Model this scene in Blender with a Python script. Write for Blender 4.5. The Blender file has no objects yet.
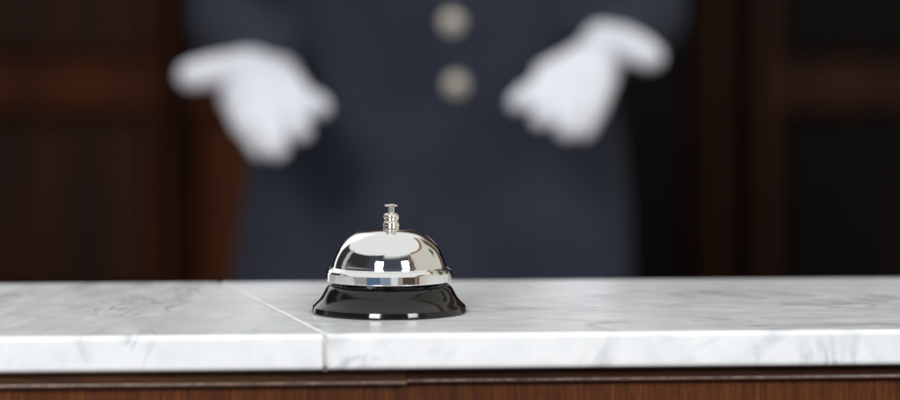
import bpy, bmesh, math, random
from mathutils import Vector, Matrix, noise
random.seed(4)
sc = bpy.context.scene
C = sc.collection
R = math.radians

# ------------------------------------------------------------------ camera
PITCH = math.atan(133/2250)
CAM = Vector((0, -1.233, 1.134))
cam_d = bpy.data.cameras.new('camera'); cam = bpy.data.objects.new('camera', cam_d); C.objects.link(cam)
cam.location = CAM; cam.rotation_euler = (math.pi/2 - PITCH, 0, 0)
cam_d.sensor_width = 36; cam_d.lens = 2250/900*36
cam_d.clip_start = .02; cam_d.clip_end = 60
cam_d.dof.use_dof = True; cam_d.dof.focus_distance = 1.215
cam_d.dof.aperture_fstop = cam_d.lens/27.0
cam_d.dof.aperture_blades = 0
sc.camera = cam

def ray(px, py):
    f = Vector((0, math.cos(PITCH), -math.sin(PITCH))); up = Vector((0, math.sin(PITCH), math.cos(PITCH)))
    return f*2250 + Vector((1, 0, 0))*(px-450) + up*(200-py)
def at(px, py, Y):                       # point at Y metres in front of the camera
    d = ray(px, py); return CAM + d*(Y/d.y)
def on_z(px, py, z):
    d = ray(px, py); return CAM + d*((z-CAM.z)/d.z)

# ------------------------------------------------------------------ helpers
def link(name, me, m=None, parent=None, smooth=True):
    o = bpy.data.objects.new(name, me); C.objects.link(o)
    if m: me.materials.append(m)
    for p in me.polygons: p.use_smooth = smooth
    if parent:
        o.parent = parent
        o.matrix_parent_inverse = Matrix.Translation(-Vector(parent.location))
    return o
def from_bm(name, bm, m=None, parent=None, smooth=True, sharp=26):
    bmesh.ops.recalc_face_normals(bm, faces=bm.faces)
    for e in bm.edges: e.smooth = not (len(e.link_faces) == 2 and e.calc_face_angle() > R(sharp))
    me = bpy.data.meshes.new(name); bm.to_mesh(me); bm.free()
    return link(name, me, m, parent, smooth)
def thing(name, loc, label, cat, group=None):
    o = bpy.data.objects.new(name, None); C.objects.link(o); o.location = loc
    o.empty_display_size = .05
    o['label'] = label; o['category'] = cat
    if group: o['group'] = group
    return o
def lathe(bm, prof, c, n=128):
    rings = []
    for r, z in prof:
        if r < 1e-6: rings.append([bm.verts.new((c[0], c[1], c[2]+z))])
        else: rings.append([bm.verts.new((c[0]+r*math.cos(2*math.pi*i/n), c[1]+r*math.sin(2*math.pi*i/n), c[2]+z)) for i in range(n)])
    for a, b in zip(rings, rings[1:]):
        for i in range(n):
            j = (i+1) % n
            if len(a) == 1 and len(b) == 1: continue
            if len(a) == 1: bm.faces.new((a[0], b[i], b[j]))
            elif len(b) == 1: bm.faces.new((a[i], a[j], b[0]))
            else: bm.faces.new((a[i], a[j], b[j], b[i]))
def smooth_prof(pts, sub=6):             # Catmull-Rom through the profile
    out = []
    P = [pts[0]]+list(pts)+[pts[-1]]
    for i in range(1, len(P)-2):
        p0, p1, p2, p3 = P[i-1], P[i], P[i+1], P[i+2]
        for k in range(sub):
            t = k/sub
            out.append(tuple(.5*((2*p1[a]) + (-p0[a]+p2[a])*t + (2*p0[a]-5*p1[a]+4*p2[a]-p3[a])*t*t + (-p0[a]+3*p1[a]-3*p2[a]+p3[a])*t**3) for a in (0, 1)))
    out.append(pts[-1]); return out
def box(bm, x0, x1, y0, y1, z0, z1, M=None):
    v = [bm.verts.new((x, y, z)) for x in (x0, x1) for y in (y0, y1) for z in (z0, z1)]
    if M:
        for q in v: q.co = M @ q.co
    for f in ((0, 1, 3, 2), (4, 6, 7, 5), (0, 4, 5, 1), (2, 3, 7, 6), (0, 2, 6, 4), (1, 5, 7, 3)):
        bm.faces.new([v[i] for i in f])
def bevel(o, w, seg=3, ang=35):
    b = o.modifiers.new('bevel', 'BEVEL'); b.width = w; b.segments = seg; b.limit_method = 'ANGLE'; b.angle_limit = R(ang)
    return o
def cone(bm, a, b, ra, rb, n=20):        # tapered limb with round ends
    a, b = Vector(a), Vector(b)
    d = (b-a); L = d.length
    q = d.to_track_quat('Z', 'Y') if L > 1e-6 else Matrix().to_quaternion()
    prof = [(0, -ra)] + [(ra*math.cos(t), ra*math.sin(t)) for t in [R(-60), R(-30), 0]]
    prof += [(rb*math.cos(t), L+rb*math.sin(t)) for t in [0, R(30), R(60)]] + [(0, L+rb)]
    t = bmesh.new(); lathe(t, prof, (0, 0, 0), n)
    bmesh.ops.recalc_face_normals(t, faces=t.faces)
    M = Matrix.Translation(a) @ q.to_matrix().to_4x4()
    bmesh.ops.transform(t, matrix=M, verts=t.verts)
    me = bpy.data.meshes.new('tmp'); t.to_mesh(me); t.free(); bm.from_mesh(me); bpy.data.meshes.remove(me)
def chain(bm, pts, rs, n=20):
    for i in range(len(pts)-1): cone(bm, pts[i], pts[i+1], rs[i], rs[i+1], n)
def loft(bm, rings, n=48, p=2.3):        # (cx, cy, z, rx, ry) superellipse rings, closed ends
    t = bmesh.new(); rr = []
    for cx, cy, z, rx, ry in rings:
        row = []
        for i in range(n):
            a = 2*math.pi*i/n; c, s = math.cos(a), math.sin(a)
            row.append(t.verts.new((cx+rx*math.copysign(abs(c)**(2/p), c), cy+ry*math.copysign(abs(s)**(2/p), s), z)))
        rr.append(row)
    for a, b in zip(rr, rr[1:]):
        for i in range(n): t.faces.new((a[i], a[(i+1) % n], b[(i+1) % n], b[i]))
    t.faces.new(rr[0]); t.faces.new(rr[-1])
    bmesh.ops.recalc_face_normals(t, faces=t.faces)
    me = bpy.data.meshes.new('tmp'); t.to_mesh(me); t.free(); bm.from_mesh(me); bpy.data.meshes.remove(me)
def fuse(name, bm, voxel, m, parent, iters=4, disp=None):   # one continuous surface out of overlapping volumes
    me = bpy.data.meshes.new(name); bm.to_mesh(me); bm.free()
    o = bpy.data.objects.new(name, me); C.objects.link(o)
    md = o.modifiers.new('r', 'REMESH'); md.mode = 'VOXEL'; md.voxel_size = voxel
    s = o.modifiers.new('s', 'SMOOTH'); s.iterations = iters; s.factor = .5
    dg = bpy.context.evaluated_depsgraph_get()
    me2 = bpy.data.meshes.new_from_object(o.evaluated_get(dg))
    bpy.data.objects.remove(o); bpy.data.meshes.remove(me)
    me2.name = name
    if disp:
        ns = [(v.co.copy(), v.normal.copy()) for v in me2.vertices]
        for v, (co, nn) in zip(me2.vertices, ns): v.co = co + nn*disp(co)
    return link(name, me2, m, parent)

# ------------------------------------------------------------------ materials
class NT:
    def __init__(s, name):
        s.m = bpy.data.materials.new(name); s.m.use_nodes = True; s.t = s.m.node_tree
        s.b = s.t.nodes['Principled BSDF']
    def n(s, typ, **k):
        x = s.t.nodes.new(typ)
        for a, v in k.items():
            if a in x.inputs: x.inputs[a].default_value = v
            else: setattr(x, a, v)
        return x
    def l(s, a, b): s.t.links.new(a, b)
    def coord(s, scale=(1, 1, 1), rot=(0, 0, 0), kind='Object'):
        tc = s.n('ShaderNodeTexCoord'); mp = s.n('ShaderNodeMapping')
        mp.inputs['Scale'].default_value = scale; mp.inputs['Rotation'].default_value = rot
        s.l(tc.outputs[kind], mp.inputs['Vector']); return mp.outputs[0]
    def noise(s, vec, scale, detail=4, rough=.5, dist=0):
        x = s.n('ShaderNodeTexNoise'); x.inputs['Scale'].default_value = scale; x.inputs['Detail'].default_value = detail
        x.inputs['Roughness'].default_value = rough; x.inputs['Distortion'].default_value = dist
        s.l(vec, x.inputs['Vector']); return x.outputs['Fac']
    def ramp(s, fac, stops):
        x = s.n('ShaderNodeValToRGB'); e = x.color_ramp.elements
        while len(e) < len(stops): e.new(.5)
        for q, (p, c) in zip(e, stops):
            q.position = p; q.color = (*c, 1) if len(c) == 3 else c
        s.l(fac, x.inputs[0]); return x.outputs[0]
    def mix(s, fac, a, b, mode='MIX'):
        x = s.n('ShaderNodeMix', data_type='RGBA', blend_type=mode)
        for sock, v in ((x.inputs[0], fac), (x.inputs[6], a), (x.inputs[7], b)):
            if hasattr(v, 'links'): s.l(v, sock)
            elif isinstance(v, (int, float)): sock.default_value = v
            else: sock.default_value = (*v, 1)
        return x.outputs[2]
    def bump(s, h, strength, dist):
        x = s.n('ShaderNodeBump'); x.inputs['Strength'].default_value = strength; x.inputs['Distance'].default_value = dist
        s.l(h, x.inputs['Height']); s.l(x.outputs[0], s.b.inputs['Normal'])
    def set(s, **k):
        for a, v in k.items():
            sock = s.b.inputs[a.replace('_', ' ')]
            if hasattr(v, 'links'): s.l(v, sock)
            elif isinstance(v, tuple): sock.default_value = (*v, 1) if len(v) == 3 and len(sock.default_value) == 4 else v
            else: sock.default_value = v
        return s.m

def marble(name, rot, seed, dark, sc3):
    q = NT(name)
    tc = q.n('ShaderNodeTexCoord'); mp = q.n('ShaderNodeMapping')
    mp.inputs['Location'].default_value = (seed, seed*.7, 0); mp.inputs['Rotation'].default_value = (0, 0, rot); mp.inputs['Scale'].default_value = sc3
    q.l(tc.outputs['Object'], mp.inputs['Vector']); v = mp.outputs[0]
    def ridge(scale, dist, w, lo, hi, gs):      # thin broken veins: ridges of a distorted noise
        ab = q.n('ShaderNodeMath', operation='SUBTRACT'); q.l(q.noise(v, scale, 6, .6, dist), ab.inputs[0]); ab.inputs[1].default_value = .5
        ab2 = q.n('ShaderNodeMath', operation='ABSOLUTE'); q.l(ab.outputs[0], ab2.inputs[0])
        vein = q.ramp(ab2.outputs[0], [(0, (1, 1, 1)), (w*.35, (.6, .6, .6)), (w, (0, 0, 0))])
        gate = q.ramp(q.noise(v, gs, 3), [(lo, (0, 0, 0)), (hi, (1, 1, 1))])
        return q.mix(1, vein, gate, 'MULTIPLY')
    veins = q.mix(1, ridge(5.0, .8, .04, .47, .62, 6), ridge(11, 1.1, .045, .5, .66, 9), 'ADD')
    cloud = q.ramp(q.noise(v, 12, 7, .66, .5), [(.28, (.73, .735, .735)), (.45, (.81, .812, .812)), (.62, (.86, .86, .856))])
    fine = q.ramp(q.noise(v, 45, 5, .65, .3), [(.33, (.92, .922, .925)), (.55, (1, 1, 1))])
    base = q.mix(.7, cloud, fine, 'MULTIPLY')
    s = q.n('ShaderNodeMath', operation='MULTIPLY'); q.l(veins, s.inputs[0]); s.inputs[1].default_value = dark; s.use_clamp = True
    col = q.mix(s.outputs[0], base, (.30, .31, .32))
    rg = q.ramp(q.noise(v, 30, 4), [(.3, (.13, .13, .13)), (.7, (.22, .22, .22))])
    q.bump(q.noise(q.coord(), 160, 3), .03, .0005)
    return q.set(Base_Color=col, Roughness=rg, IOR=1.46, Subsurface_Weight=.12, Subsurface_Radius=(.004, .004, .004), Subsurface_Scale=.6)
M_marL = marble('marble_grey_veined', R(-28), 5.7, .62, (2.2, .8, 1.8))
M_marR = marble('marble_white_veined', R(6), 8.4, .55, (1.4, 2.0, 1.3))

def wood(name, c0, c1, c2, axis, rough=.3, coat=.4, sc_=1.0, spec=.5, lip=None):
    q = NT(name)
    s = {'x': (2, 60, 60), 'z': (60, 60, 2.2)}[axis]
    v = q.coord(tuple(k*sc_ for k in s))
    g = q.noise(v, 3, 6, .62, .5)
    fine = q.noise(q.coord(tuple(k*sc_*4 for k in s)), 4, 3, .6)
    big = q.noise(q.coord((2, 2, .6)), 2.2, 3)
    col = q.ramp(g, [(.3, c0), (.5, c1), (.72, c2)])
    pores = q.ramp(fine, [(.36, (.25, .22, .2)), (.5, (1, 1, 1))])
    col = q.mix(.75, col, pores, 'MULTIPLY')
    col = q.mix(.7, col, q.ramp(big, [(.3, (.6, .57, .55)), (.7, (1.15, 1.1, 1.05))]), 'MULTIPLY')
    if lip:                              # ragged highlight painted into the wood colour along the rounded lip
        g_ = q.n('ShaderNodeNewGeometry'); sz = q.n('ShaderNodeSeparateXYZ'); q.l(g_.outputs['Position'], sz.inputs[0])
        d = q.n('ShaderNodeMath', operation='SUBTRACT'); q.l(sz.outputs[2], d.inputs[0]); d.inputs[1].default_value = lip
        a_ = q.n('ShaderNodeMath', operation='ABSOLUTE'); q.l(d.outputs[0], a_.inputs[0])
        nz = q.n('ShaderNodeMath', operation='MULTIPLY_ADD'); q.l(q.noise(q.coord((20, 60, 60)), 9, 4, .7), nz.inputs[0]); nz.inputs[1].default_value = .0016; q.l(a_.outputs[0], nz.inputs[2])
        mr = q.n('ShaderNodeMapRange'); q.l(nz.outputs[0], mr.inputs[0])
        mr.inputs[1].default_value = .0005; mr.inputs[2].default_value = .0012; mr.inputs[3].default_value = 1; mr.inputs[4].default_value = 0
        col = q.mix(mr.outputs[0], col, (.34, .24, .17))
    q.bump(fine, .15, .0004)
    return q.set(Base_Color=col, Roughness=rough, Coat_Weight=coat, Coat_Roughness=.14, Specular_IOR_Level=spec)
M_panel = wood('wood_vertical_grain', (.055, .014, .002), (.105, .028, .0045), (.185, .054, .009), 'z', .45, .05, 3.4, .2)
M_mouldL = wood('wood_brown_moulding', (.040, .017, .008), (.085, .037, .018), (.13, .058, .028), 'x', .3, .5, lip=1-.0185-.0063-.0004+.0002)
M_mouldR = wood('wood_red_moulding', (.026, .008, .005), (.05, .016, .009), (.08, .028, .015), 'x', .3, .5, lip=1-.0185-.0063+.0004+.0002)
M_bgwood = wood('wood_mahogany', (.040, .0085, .001), (.092, .022, .0028), (.14, .037, .006), 'z', .6, 0, .12, .12)
M_bgdark = wood('wood_shade_dark', (.003, .002, .0016), (.006, .0035, .0025), (.010, .0055, .004), 'z', .6, 0, .12, .1)  # near-black: shade of deep recesses put into the wood colour
M_bgmid = wood('wood_walnut_stain', (.022, .007, .003), (.042, .014, .006), (.065, .022, .009), 'z', .6, 0, .12, .12)

def chrome(name, col, r0, r1):
    q = NT(name)
    sm = q.ramp(q.noise(q.coord(), 60, 4), [(.35, (r0,)*3), (.6, (r1,)*3), (.78, (r1*1.9,)*3)])
    return q.set(Base_Color=col, Metallic=1.0, Roughness=sm)
M_chrome = chrome('polished_chrome', (.80, .80, .79), .02, .045)
M_nickel = chrome('warm_nickel', (.80, .76, .68), .08, .16)
M_iron = chrome('inner_steel', (.30, .30, .30), .3, .4)
q = NT('black_enamel')
M_enamel = q.set(Base_Color=(.006, .0055, .0055), Roughness=q.ramp(q.noise(q.coord(), 90, 4), [(.4, (.05,)*3), (.75, (.13,)*3)]), IOR=1.46, Coat_Weight=.05, Coat_Roughness=.04)
q = NT('grout')
M_grout = q.set(Base_Color=q.ramp(q.noise(q.coord(), 400, 3), [(.3, (.40, .37, .33)), (.7, (.60, .57, .53))]), Roughness=.9)
def cloth(name, a, b, scale, rough, sheen):
    q = NT(name)
    col = q.ramp(q.noise(q.coord(), 7, 4), [(.35, a), (.65, b)])
    w = q.noise(q.coord(), scale, 2)
    q.bump(w, .25, .001)
    return q.set(Base_Color=col, Roughness=rough, Sheen_Weight=sheen, Sheen_Roughness=.4, Specular_IOR_Level=.2)
M_coat = cloth('navy_wool', (.026, .030, .046), (.036, .041, .061), 900, .95, 0)
M_glove = cloth('white_cotton', (.76, .765, .82), (.86, .86, .90), 1200, .9, .1)
M_trouser = cloth('charcoal_wool', (.02, .02, .026), (.028, .028, .034), 900, .9, .05)
M_skin = cloth('skin', (.45, .27, .2), (.5, .31, .23), 300, .5, 0)
M_hair = cloth('dark_hair', (.02, .013, .01), (.03, .02, .014), 600, .5, 0)
q = NT('brushed_button_metal')
M_button = q.set(Base_Color=q.ramp(q.noise(q.coord(), 200, 3), [(.3, (.48, .435, .37)), (.7, (.60, .55, .47))]), Metallic=.7, Roughness=.5)
q = NT('stone_floor')
M_floor = q.set(Base_Color=q.ramp(q.noise(q.coord(), 3, 5), [(.3, (.05, .035, .028)), (.7, (.08, .06, .048))]), Roughness=.35)

# ------------------------------------------------------------------ floor
bm = bmesh.new(); box(bm, -5, 5, -3.6, 5, -.1, 0)
o = from_bm('floor', bm, M_floor, None, False); o['kind'] = 'structure'

# ------------------------------------------------------------------ counter
TOP = 1.0
YAW = R(4)
U = Vector((math.cos(YAW), math.sin(YAW), 0)); V = Vector((-math.sin(YAW), math.cos(YAW), 0))
O = Vector((0, CAM.y+1.128, TOP))        # on the front face, straight ahead
DEP = .283
cw = lambda s, t, z: O + U*s + V*t + Vector((0, 0, z))
def st(p): d = p-O; return d.dot(U), d.dot(V)
s_far, t_far = st(on_z(222, 283, TOP)); s_near, t_near = st(on_z(328, 335, TOP))
slope = (s_far-s_near)/(t_far-t_near)
joint = lambda t: s_near + slope*(t-t_near) if t > .004 else s_near + slope*(.004-t_near)
counter = thing('reception_counter', cw(0, DEP/2, -1.0), 'polished white marble counter over dark red brown wood, with a slanted joint in its top', 'counter')
TH = .0185; RF = .0028
prof = []
def arc(cx, cz, r, a0, a1, k=7):
    return [(cx+r*math.cos(R(a0+(a1-a0)*i/k)), cz+r*math.sin(R(a0+(a1-a0)*i/k))) for i in range(k+1)]
prof += arc(RF, -RF, RF, 90, 180) + arc(.003, -TH+.003, .003, 180, 270, 5)
prof += [(.012, -TH), (.03, -TH), (DEP-.003, -TH)] + arc(DEP-.003, -.003, .003, 0, 90, 4)[0:]
prof += [(DEP*.66, 0), (DEP*.33, 0)]
def slab(name, m, sgn, end):
    bm = bmesh.new(); a = []; b = []
    for t, z in prof:
        a.append(bm.verts.new(cw(joint(t)+sgn*.0009, t, z))); b.append(bm.verts.new(cw(end, t, z)))
    n = len(prof)
    for i in range(n): bm.faces.new((a[i], a[(i+1) % n], b[(i+1) % n], b[i]))
    bm.faces.new(a); bm.faces.new(b)
    o = from_bm(name, bm, m, counter); bevel(o, .0011, 3, 50)
    w = o.modifiers.new('wn', 'WEIGHTED_NORMAL'); w.keep_sharp = True
    return o
o = slab('marble_slab', M_marL, -1, -1.5); o['label'] = 'greyer marble slab with diagonal veins, beside the slanted joint'
o = slab('marble_slab', M_marR, 1, 1.5); o['label'] = 'whiter marble slab under the bell'
# grout: a thin strip just below the surface, following the joint over the top and down the front
bm = bmesh.new(); a = []; b = []
gp = [(DEP-.004, -.0007), (.1, -.0007), (.02, -.0007)] + [(t+.0007*(1 if t < .002 else .3), z-.0004) for t, z in arc(RF+.0004, -RF-.0004, RF, 90, 180)] + [(.0011, -TH+.003), (.0025, -TH+.0012)]
for t, z in gp:
    a.append((joint(t)-.0013, t, z)); b.append((joint(t)+.0013, t, z))
va = [bm.verts.new(cw(*p)) for p in a]; vb = [bm.verts.new(cw(*p)) for p in b]
vc = [bm.verts.new(cw(p[0], p[1]+.002, p[2]-.002)) for p in a]; vd = [bm.verts.new(cw(p[0], p[1]+.002, p[2]-.002)) for p in b]
for i in range(len(gp)-1):
    bm.faces.new((va[i], va[i+1], vb[i+1], vb[i])); bm.faces.new((vc[i], vd[i], vd[i+1], vc[i+1]))
    bm.faces.new((va[i], vc[i], vc[i+1], va[i+1])); bm.faces.new((vb[i], vb[i+1], vd[i+1], vd[i]))
from_bm('grout_joint', bm, M_grout, counter)
# wooden moulding under the slab: two lengths butted together
def moulding(m, s0, s1, dz, dt):
    zl = -TH-.0063-dz                   # centre of the rounded lip
    pr = [(.05, -TH-.0004), (.0105+dt, -TH-.0004), (.0103+dt, -TH-.0012)]
    pr += [(.0103+dt-.0060*(i/6)**1.8, -TH-.0012-(.0040+dz)*(i/6)) for i in range(1, 7)]
    pr += [(.0036+dt, zl+.0012), (.00325+dt, zl+.0010), (.0030+dt, zl+.0005), (.00275+dt, zl-.0006), (.0028+dt, zl-.0009), (.0032+dt, zl-.0012), (.05, zl-.0012)]
    bm = bmesh.new(); a = [bm.verts.new(cw(s0, t, z)) for t, z in pr]; b = [bm.verts.new(cw(s1, t, z)) for t, z in pr]
    n = len(pr)
    for i in range(n): bm.faces.new((a[i], a[(i+1) % n], b[(i+1) % n], b[i]))
    bm.faces.new(a); bm.faces.new(b)
    o = from_bm('wood_moulding', bm, m, counter); return o
sj = st(at(407, 380, 1.13))[0]
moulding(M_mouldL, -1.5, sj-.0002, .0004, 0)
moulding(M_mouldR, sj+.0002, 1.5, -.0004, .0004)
bm = bmesh.new(); v = []
for s0, s1 in ((-1.5, 1.5),):
    MM = Matrix((( U.x, V.x, 0, O.x), (U.y, V.y, 0, O.y), (0, 0, 1, 0), (0, 0, 0, 1)))
    box(bm, s0, s1, .0075, DEP-.02, .001, TOP-TH-.0076, MM)
o = from_bm('wood_panel', bm, M_panel, counter, False); bevel(o, .001, 2)

# ------------------------------------------------------------------ bell
B = on_z(389.3, 311.8, TOP); B.z = TOP
k = .001*1.233/2250*1000/.548            # mm at the bell
bell = thing('call_bell', B, 'chrome dome call bell on a flared glossy black base, standing on the marble counter', 'bell')
mm = lambda pts: [(r*k, z*k) for r, z in pts]
bm = bmesh.new()
base_p = [(0, .25), (38, .25), (41.8, .2), (42.5, .45), (42.7, .8), (42.66, 1.05), (42.0, 3.4), (41.75, 3.65)]
base_p += smooth_prof([(41.75, 3.65), (40.6, 4.75), (39.3, 5.95), (38.0, 7.4), (36.7, 9.3), (35.5, 11.5), (34.3, 13.5), (32.9, 14.9), (31.0, 15.5), (29.6, 15.3)], 5)[1:]
base_p += [(28.8, 14.8), (28.0, 13.2), (0, 13.0)]
lathe(bm, mm(base_p), B, 160); from_bm('bell_base', bm, M_enamel, bell, sharp=17)
bm = bmesh.new()
dome_p = [(33.2, 17.3), (34.0, 17.25), (34.4, 17.5), (34.5, 17.9), (34.5, 22.0), (34.25, 22.45), (33.9, 23.0), (33.3, 23.6), (32.6, 24.15), (31.8, 24.5), (31.25, 25.0), (30.95, 25.8)]
dome_p += smooth_prof([(30.95, 25.8), (30.6, 27.4), (29.3, 31.2), (26.9, 35.7), (23.2, 39.8), (18.6, 43.0), (13.2, 44.9), (7, 45.8), (0, 46.0)], 8)[1:]
inner = [(max(r-1.3, 0), z-1.0) for r, z in reversed(dome_p[11:])] + [(31.0, 23.0), (33.0, 21.5), (33.2, 17.3)]
inner[0] = (0, 44.4)
lathe(bm, mm(dome_p+inner), B, 192); bmesh.ops.remove_doubles(bm, verts=bm.verts, dist=1e-7); from_bm('dome', bm, M_chrome, bell, sharp=11)
TOPC = B + Vector((.0012, 0, 0))
bm = bmesh.new()
col_p = smooth_prof([(0, 45.0), (4.0, 45.0), (4.35, 46.3), (4.65, 47.6), (4.25, 49.0), (3.6, 50.0), (4.0, 51.0), (4.35, 52.2), (3.9, 53.5), (2.6, 54.3), (0, 54.4)], 4)
lathe(bm, mm(col_p), TOPC, 64); from_bm('collar', bm, M_nickel, bell)
bm = bmesh.new()
lathe(bm, mm([(0, 53), (1.65, 53), (1.65, 57.9), (3.2, 58.0), (3.6, 58.25), (3.65, 58.6), (3.3, 58.95), (2.0, 59.35), (0, 59.5)]), TOPC, 48)
from_bm('push_button', bm, M_nickel, bell)
bm = bmesh.new()
lathe(bm, mm([(0, 13.1), (4.5, 13.1), (4.5, 18), (3, 19), (3, 44), (0, 44)]), B, 32)
from_bm('centre_post', bm, M_iron, bell)
bm = bmesh.new()
cone(bm, B+Vector((-.004, -.002, .0165)), B+Vector((-.0195, -.0215, .0172)), .0011, .0011, 12)
lathe(bm, mm([(0, 13.6), (2.4, 13.7), (2.9, 14.5), (2.9, 18.6), (2.3, 19.4), (0, 19.5)]), B+Vector((-.0090, -.0262, 0)), 24)
from_bm('clapper', bm, M_iron, bell)

# ------------------------------------------------------------------ person
TY = 2.93
pc = at(437, 150, TY)
person = thing('person', Vector((pc.x, pc.y, 0)), 'person in a buttoned navy coat and white gloves, both palms held open', 'person')
X, Y0 = pc.x, pc.y
def wob(s, a, ph=0):
    return lambda c: a*(noise.noise(Vector((c.x*s+ph, c.y*s, c.z*s*.55))) + .5*noise.noise(Vector((c.x*s*2.3, c.y*s*2.3+ph, c.z*s))))
# body: legs, trunk, arms, neck and head in one surface
bm = bmesh.new()
chain(bm, [(X-.09, Y0, .92), (X-.10, Y0-.01, .50), (X-.11, Y0+.02, .10)], [.085, .058, .04])
chain(bm, [(X+.09, Y0, .92), (X+.10, Y0-.01, .50), (X+.11, Y0+.02, .10)], [.085, .058, .04])
for s in (-1, 1): chain(bm, [(X+s*.11, Y0+.03, .05), (X+s*.13, Y0-.15, .035)], [.042, .032])
loft(bm, [(X, Y0, .84, .14, .09), (X, Y0, .95, .165, .10), (X, Y0, 1.08, .145, .09), (X, Y0, 1.28, .165, .10), (X, Y0+.01, 1.42, .16, .085), (X, Y0+.01, 1.47, .08, .06)])
chain(bm, [(X, Y0+.01, 1.42), (X, Y0, 1.56)], [.062, .056])
loft(bm, [(X, Y0-.02, 1.505, .03, .035), (X, Y0-.02, 1.53, .055, .07), (X, Y0-.015, 1.58, .068, .09), (X, Y0-.01, 1.65, .076, .098), (X, Y0, 1.71, .07, .09), (X, Y0, 1.74, .045, .06), (X, Y0, 1.75, .015, .02)], 32, 2)
chain(bm, [(X, Y0-.10, 1.645), (X, Y0-.122, 1.605)], [.008, .013], 12)
for s in (-1, 1): chain(bm, [(X+s*.077, Y0, 1.645), (X+s*.076, Y0-.003, 1.60)], [.016, .011], 12)
A = {  # shoulder, elbow, wrist (sleeve)
 -1: (at(262, -190, 2.96), at(231, 20, 2.96), at(268, 66, 2.725)),
  1: (at(612, -190, 2.96), at(642, 14, 2.96), at(599, 50, 2.725))}
for s in (-1, 1): chain(bm, list(A[s]), [.05, .038, .026])
fuse('body', bm, .008, M_skin, person, 3)
bm = bmesh.new()
loft(bm, [(X, Y0+.02, 1.60, .083, .095), (X, Y0+.012, 1.66, .085, .104), (X, Y0+.012, 1.71, .078, .098), (X, Y0+.005, 1.755, .05, .065), (X, Y0, 1.768, .016, .02)], 32, 2)
me = bpy.data.meshes.new('hair'); bm.to_mesh(me); bm.free()
h = link('hair', me, M_hair, person)
for v in h.data.vertices:
    if v.co.y < Y0-.06 and v.co.z < 1.70: v.co.y = Y0-.06
bm = bmesh.new()
for s in (-1, 1): chain(bm, [(X+s*.085, Y0, .90), (X+s*.10, Y0-.01, .50), (X+s*.11, Y0+.02, .09)], [.105, .082, .07])
fuse('trousers', bm, .01, M_trouser, person, 3, wob(9, .006))
# coat
bm = bmesh.new()
def ring(py, l, r, ry, dy=0):
    a, b = at(l, py, TY), at(r, py, TY); return ((a.x+b.x)/2, Y0+dy, a.z, (b.x-a.x)/2, ry)
rings = [(X, Y0, .52, .285, .19), (X, Y0, .70, .275, .18), ring(280, 234, 632, .165), ring(220, 240, 631, .155), ring(165, 250, 624, .142), ring(110, 262, 615, .135), ring(50, 276, 610, .136), ring(0, 280, 610, .140),
         (X, Y0, 1.32, .215, .14), (X, Y0+.01, 1.42, .205, .115), (X, Y0+.01, 1.47, .13, .09), (X, Y0+.01, 1.50, .075, .075)]
loft(bm, rings, 64, 2.25)
for s in (-1, 1):
    sh, el, wr = A[s]
    chain(bm, [sh, (sh+el)/2, el, el.lerp(wr, .5), el.lerp(wr, .9)], [.078, .066, .058, .052, .046], 28)
def folds(c):
    x = (c.x-X)
    f = .006*noise.noise(Vector((c.x*9, c.y*5, c.z*3.5))) + .004*noise.noise(Vector((c.x*16+3, c.y*9, c.z*7)))
    if c.y < Y0-.05:
        k_ = min(1, max(0, (x+.03)/.012)); f += .006*k_*(1 if x < .2 else 0)*min(1, max(0, (.2-x)/.15))   # the overlapping front
        f += .004*max(0, 1-abs(abs(x)-.13)/.03)*noise.noise(Vector((x*20, 0, c.z*2)))
    return f
fuse('coat', bm, .008, M_coat, person, 4, folds)
# buttons down the front, each seated on the cloth
for px, py in ((448, -41), (452, 22), (456, 84.5)):
    c = at(px, py, 2.782)
    n = Vector((0, -1, 0)); Mx = Matrix.Translation(c) @ n.to_track_quat('Z', 'Y').to_matrix().to_4x4()
    bm = bmesh.new()
    lathe(bm, [(0, -.012), (.004, -.012), (.004, -.002), (.0132, -.002), (.0140, 0), (.0140, .0020), (.0132, .0034), (.0120, .0034), (.0108, .0018), (.007, .0036), (0, .0046)], (0, 0, 0), 40)
    bmesh.ops.transform(bm, matrix=Mx, verts=bm.verts)
    from_bm('coat_button', bm, M_button, person)
# gloves: palm up, thumb outwards, fingers towards the camera
def glove(wr, knk, mids, tips, thumb, rs):
    bm = bmesh.new()
    W = at(*wr)
    P = [at(*p) for p in knk]
    inner = [W.lerp(P[i], .35) for i in range(4)]
    for i in range(4):
        chain(bm, [W, inner[i], P[i]], [.027, .024, .0185])
    for i in range(3): cone(bm, P[i], P[i+1], .018, .018)
    for i in range(4):
        m1, tp = at(*mids[i]), at(*tips[i])
        r = rs*[.0112, .0115, .011, .0098][i]
        m2 = m1.lerp(tp, .5) + Vector((0, 0, .003))
        chain(bm, [P[i], m1, m2, tp], [r*1.12, r*1.05, r, r*.86])
    mm_ = [at(*m) for m in mids]
    for i in range(3): cone(bm, mm_[i], mm_[i+1], .0115, .0115)
    for i in range(3): cone(bm, mm_[i].lerp(at(*tips[i]), .35), mm_[i+1].lerp(at(*tips[i+1]), .35), .0095, .0095)
    T = [at(*p) for p in thumb]
    chain(bm, [W.lerp(T[0], .3)]+T, [.026, .023, .0195, .0180, .0160])
    chain(bm, [W+Vector((0, .05, .006)), W], [.028, .028])        # the hem of the glove over the wrist
    return fuse('glove', bm, .0026, M_glove, person, 4, wob(40, .0012))
g = glove((274, 82, 2.69),
      [(236, 100, 2.625), (254, 99, 2.61), (276, 97, 2.605), (294, 92, 2.61)],
      [(246, 124, 2.59), (263, 126, 2.575), (287, 116, 2.572), (307, 102, 2.585)],
      [(262, 149, 2.565), (277, 149, 2.55), (301, 132, 2.55), (321, 108, 2.57)],
      [(252, 68, 2.655), (228, 69, 2.63), (207, 72, 2.61), (191, 76, 2.60)], 1.28)
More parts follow.
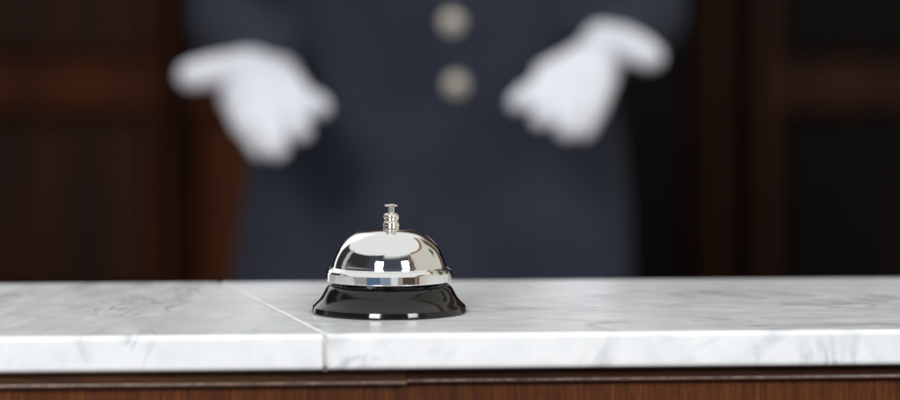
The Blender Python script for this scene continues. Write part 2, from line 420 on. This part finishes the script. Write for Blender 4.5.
g['label'] = 'white glove on the hand reaching down and inwards, thumb out to the left'
g = glove((599, 58, 2.69),
      [(600, 82, 2.62), (581, 83, 2.605), (564, 81, 2.60), (549, 77, 2.61)],
      [(594, 104, 2.59), (576, 107, 2.575), (553, 102, 2.575), (535, 93, 2.59)],
      [(583, 130, 2.565), (566, 129, 2.55), (541, 119, 2.55), (518, 103, 2.57)],
      [(602, 42, 2.66), (624, 44, 2.635), (638, 50, 2.615), (650, 57, 2.605)], 1.28)
g['label'] = 'white glove on the raised hand with its thumb out to the right'

# ------------------------------------------------------------------ wood wall far behind
WD = 5.6
WY = CAM.y + WD
wall = thing('wood_panelling', (0, WY, 0), 'dark mahogany panelling out of focus behind the person', 'wall panelling')
def wx(px): return at(px, 150, WD).x
def wz(py): return at(450, py, WD).z
def part(name, m, x0, x1, y0, y1, z0, z1, bv=.006):
    bm = bmesh.new(); box(bm, x0, x1, WY+y0, WY+y1, z0, z1)
    return bevel(from_bm(name, bm, m, wall, False), bv, 2)
part('back_board', M_bgdark, -2.6, 2.6, .10, .14, 0, 1.9)
part('plinth', M_bgdark, -2.6, 2.6, -.02, .099, 0.002, .16)
part('cornice', M_bgdark, -2.6, 2.6, -.05, .099, 1.8, 1.9)
def field(l, r, stile, m_st, m_pn, rails):      # a framed bay between two stiles; l, r in metres
    part('stile', m_st, l, l+stile, 0, .098, .162, 1.798)
    part('stile', m_st, r-stile, r, 0, .098, .162, 1.798)
    for z0, z1 in rails: part('rail', m_st, l+stile+.001, r-stile-.001, .004, .097, z0, z1)
    zs = [.162]+[z for a in rails for z in a]+[1.798]
    for i in range(0, len(zs), 2):
        if zs[i+1]-zs[i] > .08: part('panel', m_pn, l+stile+.012, r-stile-.012, .035, .096, zs[i]+.012, zs[i+1]-.012, .018)
rl = [(.45, .55), (wz(110), wz(60)), (1.55, 1.63)]
field(wx(186), wx(330), .012, M_bgwood, M_bgwood, rl)
field(wx(-60), wx(166), .03, M_bgwood, M_bgmid, rl)
field(wx(335), wx(520), .04, M_bgwood, M_bgmid, rl)
field(wx(698), wx(741), .012, M_bgmid, M_bgmid, [(1.55, 1.63)])
field(wx(760), wx(960), .05, M_bgmid, M_bgdark, rl)
field(wx(965), wx(1200), .05, M_bgmid, M_bgdark, rl)
field(wx(-300), wx(-65), .04, M_bgwood, M_bgmid, rl)

field(-2.58, wx(-305), .04, M_bgwood, M_bgmid, rl)
field(wx(1205), 2.58, .05, M_bgmid, M_bgdark, rl)

# ------------------------------------------------------------------ light: a bright room in front of the counter
w = bpy.data.worlds.new('World'); sc.world = w; w.use_nodes = True
t = w.node_tree; N = t.nodes; L = t.links
bg = N['Background']
tc = N.new('ShaderNodeTexCoord'); sx = N.new('ShaderNodeSeparateXYZ'); L.new(tc.outputs['Generated'], sx.inputs[0])
def mth(op, a, b=None):
    x = N.new('ShaderNodeMath'); x.operation = op
    for i, v in enumerate((a, b)):
        if v is None: continue
        if hasattr(v, 'links'): L.new(v, x.inputs[i])
        else: x.inputs[i].default_value = v
    return x.outputs[0]
AZ = mth('ARCTAN2', sx.outputs[0], mth('MULTIPLY', sx.outputs[1], -1))   # 0 = towards the camera, + = right
EL = mth('ARCSINE', sx.outputs[2])
def sstep(v, a, b):
    x = N.new('ShaderNodeMapRange'); x.interpolation_type = 'SMOOTHSTEP'
    L.new(v, x.inputs[0]); x.inputs[1].default_value = R(a); x.inputs[2].default_value = R(b); return x.outputs[0]
def mixc(f, a, b):
    x = N.new('ShaderNodeMix'); x.data_type = 'RGBA'
    L.new(f, x.inputs[0])
    for s_, v in ((x.inputs[6], a), (x.inputs[7], b)):
        if hasattr(v, 'links'): L.new(v, s_)
        else: s_.default_value = (*v, 1)
    return x.outputs[2]
def patch(a0, a1, e0, e1, sa=3, se=3):
    m = mth('MULTIPLY', sstep(AZ, a0-sa, a0+sa), mth('SUBTRACT', 1, sstep(AZ, a1-sa, a1+sa)))
    return mth('MULTIPLY', m, mth('MULTIPLY', sstep(EL, e0-se, e0+se), mth('SUBTRACT', 1, sstep(EL, e1-se, e1+se))))
def under(a0, a1, e0, e1, sa=4, se=2):      # everything below a slanting line between two bearings
    line = mth('ADD', R(e0), mth('MULTIPLY', mth('SUBTRACT', AZ, R(a0)), (e1-e0)/(a1-a0)))
    m = mth('MULTIPLY', sstep(AZ, a0-sa, a0+sa), mth('SUBTRACT', 1, sstep(AZ, a1-sa, a1+sa)))
    x = N.new('ShaderNodeMapRange'); x.interpolation_type = 'SMOOTHSTEP'
    L.new(mth('SUBTRACT', line, EL), x.inputs[0]); x.inputs[1].default_value = R(-se); x.inputs[2].default_value = R(se)
    return mth('MULTIPLY', m, x.outputs[0])
colr = mixc(sstep(EL, -15, -11), (.05, .045, .04), (.45, .45, .46))         # floor, walls
colr = mixc(sstep(EL, 25, 32), colr, (1.08, 1.10, 1.09))                     # ceiling
colr = mixc(patch(-181, -164, -20, 26, 4, 6), colr, (.06, .04, .03))         # dim staff side
colr = mixc(patch(150, 181, -20, 30, 4, 6), colr, (.07, .045, .03))
colr = mixc(under(-146, -12, 29, 50), colr, (.045, .042, .045))              # dark hall to the left
colr = mixc(patch(-100, 48, -16, 14, 8, 8), colr, (.42, .42, .43))           # pale dado
colr = mixc(patch(-45, 58, 12, 45, 12, 4), colr, (.075, .085, .115))
colr = mixc(patch(-168, -141, -14, 44, 4, 6), colr, (1.5, 1.55, 1.6))        # side window left
colr = mixc(patch(-113, -102, 4, 38, 3), colr, (.62, .60, .57))              # light door case
colr = mixc(patch(-40, -14, -14, 2, 1.5, 2), colr, (.12, .20, .32))          # blue glass doors
colr = mixc(patch(-11, 2, -14, 2, 1, 2), colr, (.26, .36, .48))
colr = mixc(patch(5, 17, -14, 4, 1, 2), colr, (.9, .92, .95))
colr = mixc(patch(26, 50, -14, 3, 1, 2), colr, (.12, .075, .06))
colr = mixc(under(54, 152, 46, 46, 3, 1.5), colr, (.78, .75, .67))           # cream wall to the right
colr = mixc(mth('MULTIPLY', under(62, 150, 48, 48, 2, 1), mth('SUBTRACT', 1, under(62, 150, 44, 44, 2, 1))), colr, (.34, .20, .13))   # timber cornice
colr = mixc(patch(52, 58, -14, 45, 2), colr, (.22, .13, .09))
colr = mixc(patch(119, 129, 21, 32, 2, 3), colr, (.10, .20, .05))            # plant
colr = mixc(patch(136, 150, -14, 38, 3, 3), colr, (.14, .10, .07))
L.new(colr, bg.inputs[0]); bg.inputs[1].default_value = .85

def lamp(name, az, el, dist, sx_, sy_, power, col=(1, 1, 1), tgt=(0, 0, 1.03)):
    d = bpy.data.lights.new(name, 'AREA'); d.shape = 'RECTANGLE'; d.size = sx_; d.size_y = sy_; d.energy = power; d.color = col
    o = bpy.data.objects.new(name, d); C.objects.link(o)
    p = Vector(tgt)+Vector((math.sin(R(az))*math.cos(R(el)), -math.cos(R(az))*math.cos(R(el)), math.sin(R(el))))*dist
    o.location = p; o.rotation_euler = (p-Vector(tgt)).to_track_quat('Z', 'Y').to_euler(); return o
lamp('window_light', -21, 26, 4.2, 1.1, 1.25, 124, (.95, .975, 1))
lamp('window_light', 37, 26, 4.2, 1.0, 1.25, 74, (.95, .975, 1))

# ------------------------------------------------------------------ render
sc.view_settings.view_transform = 'Standard'; sc.view_settings.look = 'None'
sc.view_settings.exposure = 0; sc.view_settings.gamma = 1
sc.render.engine = 'CYCLES'
sc.render.resolution_x = 1024; sc.render.resolution_y = 455
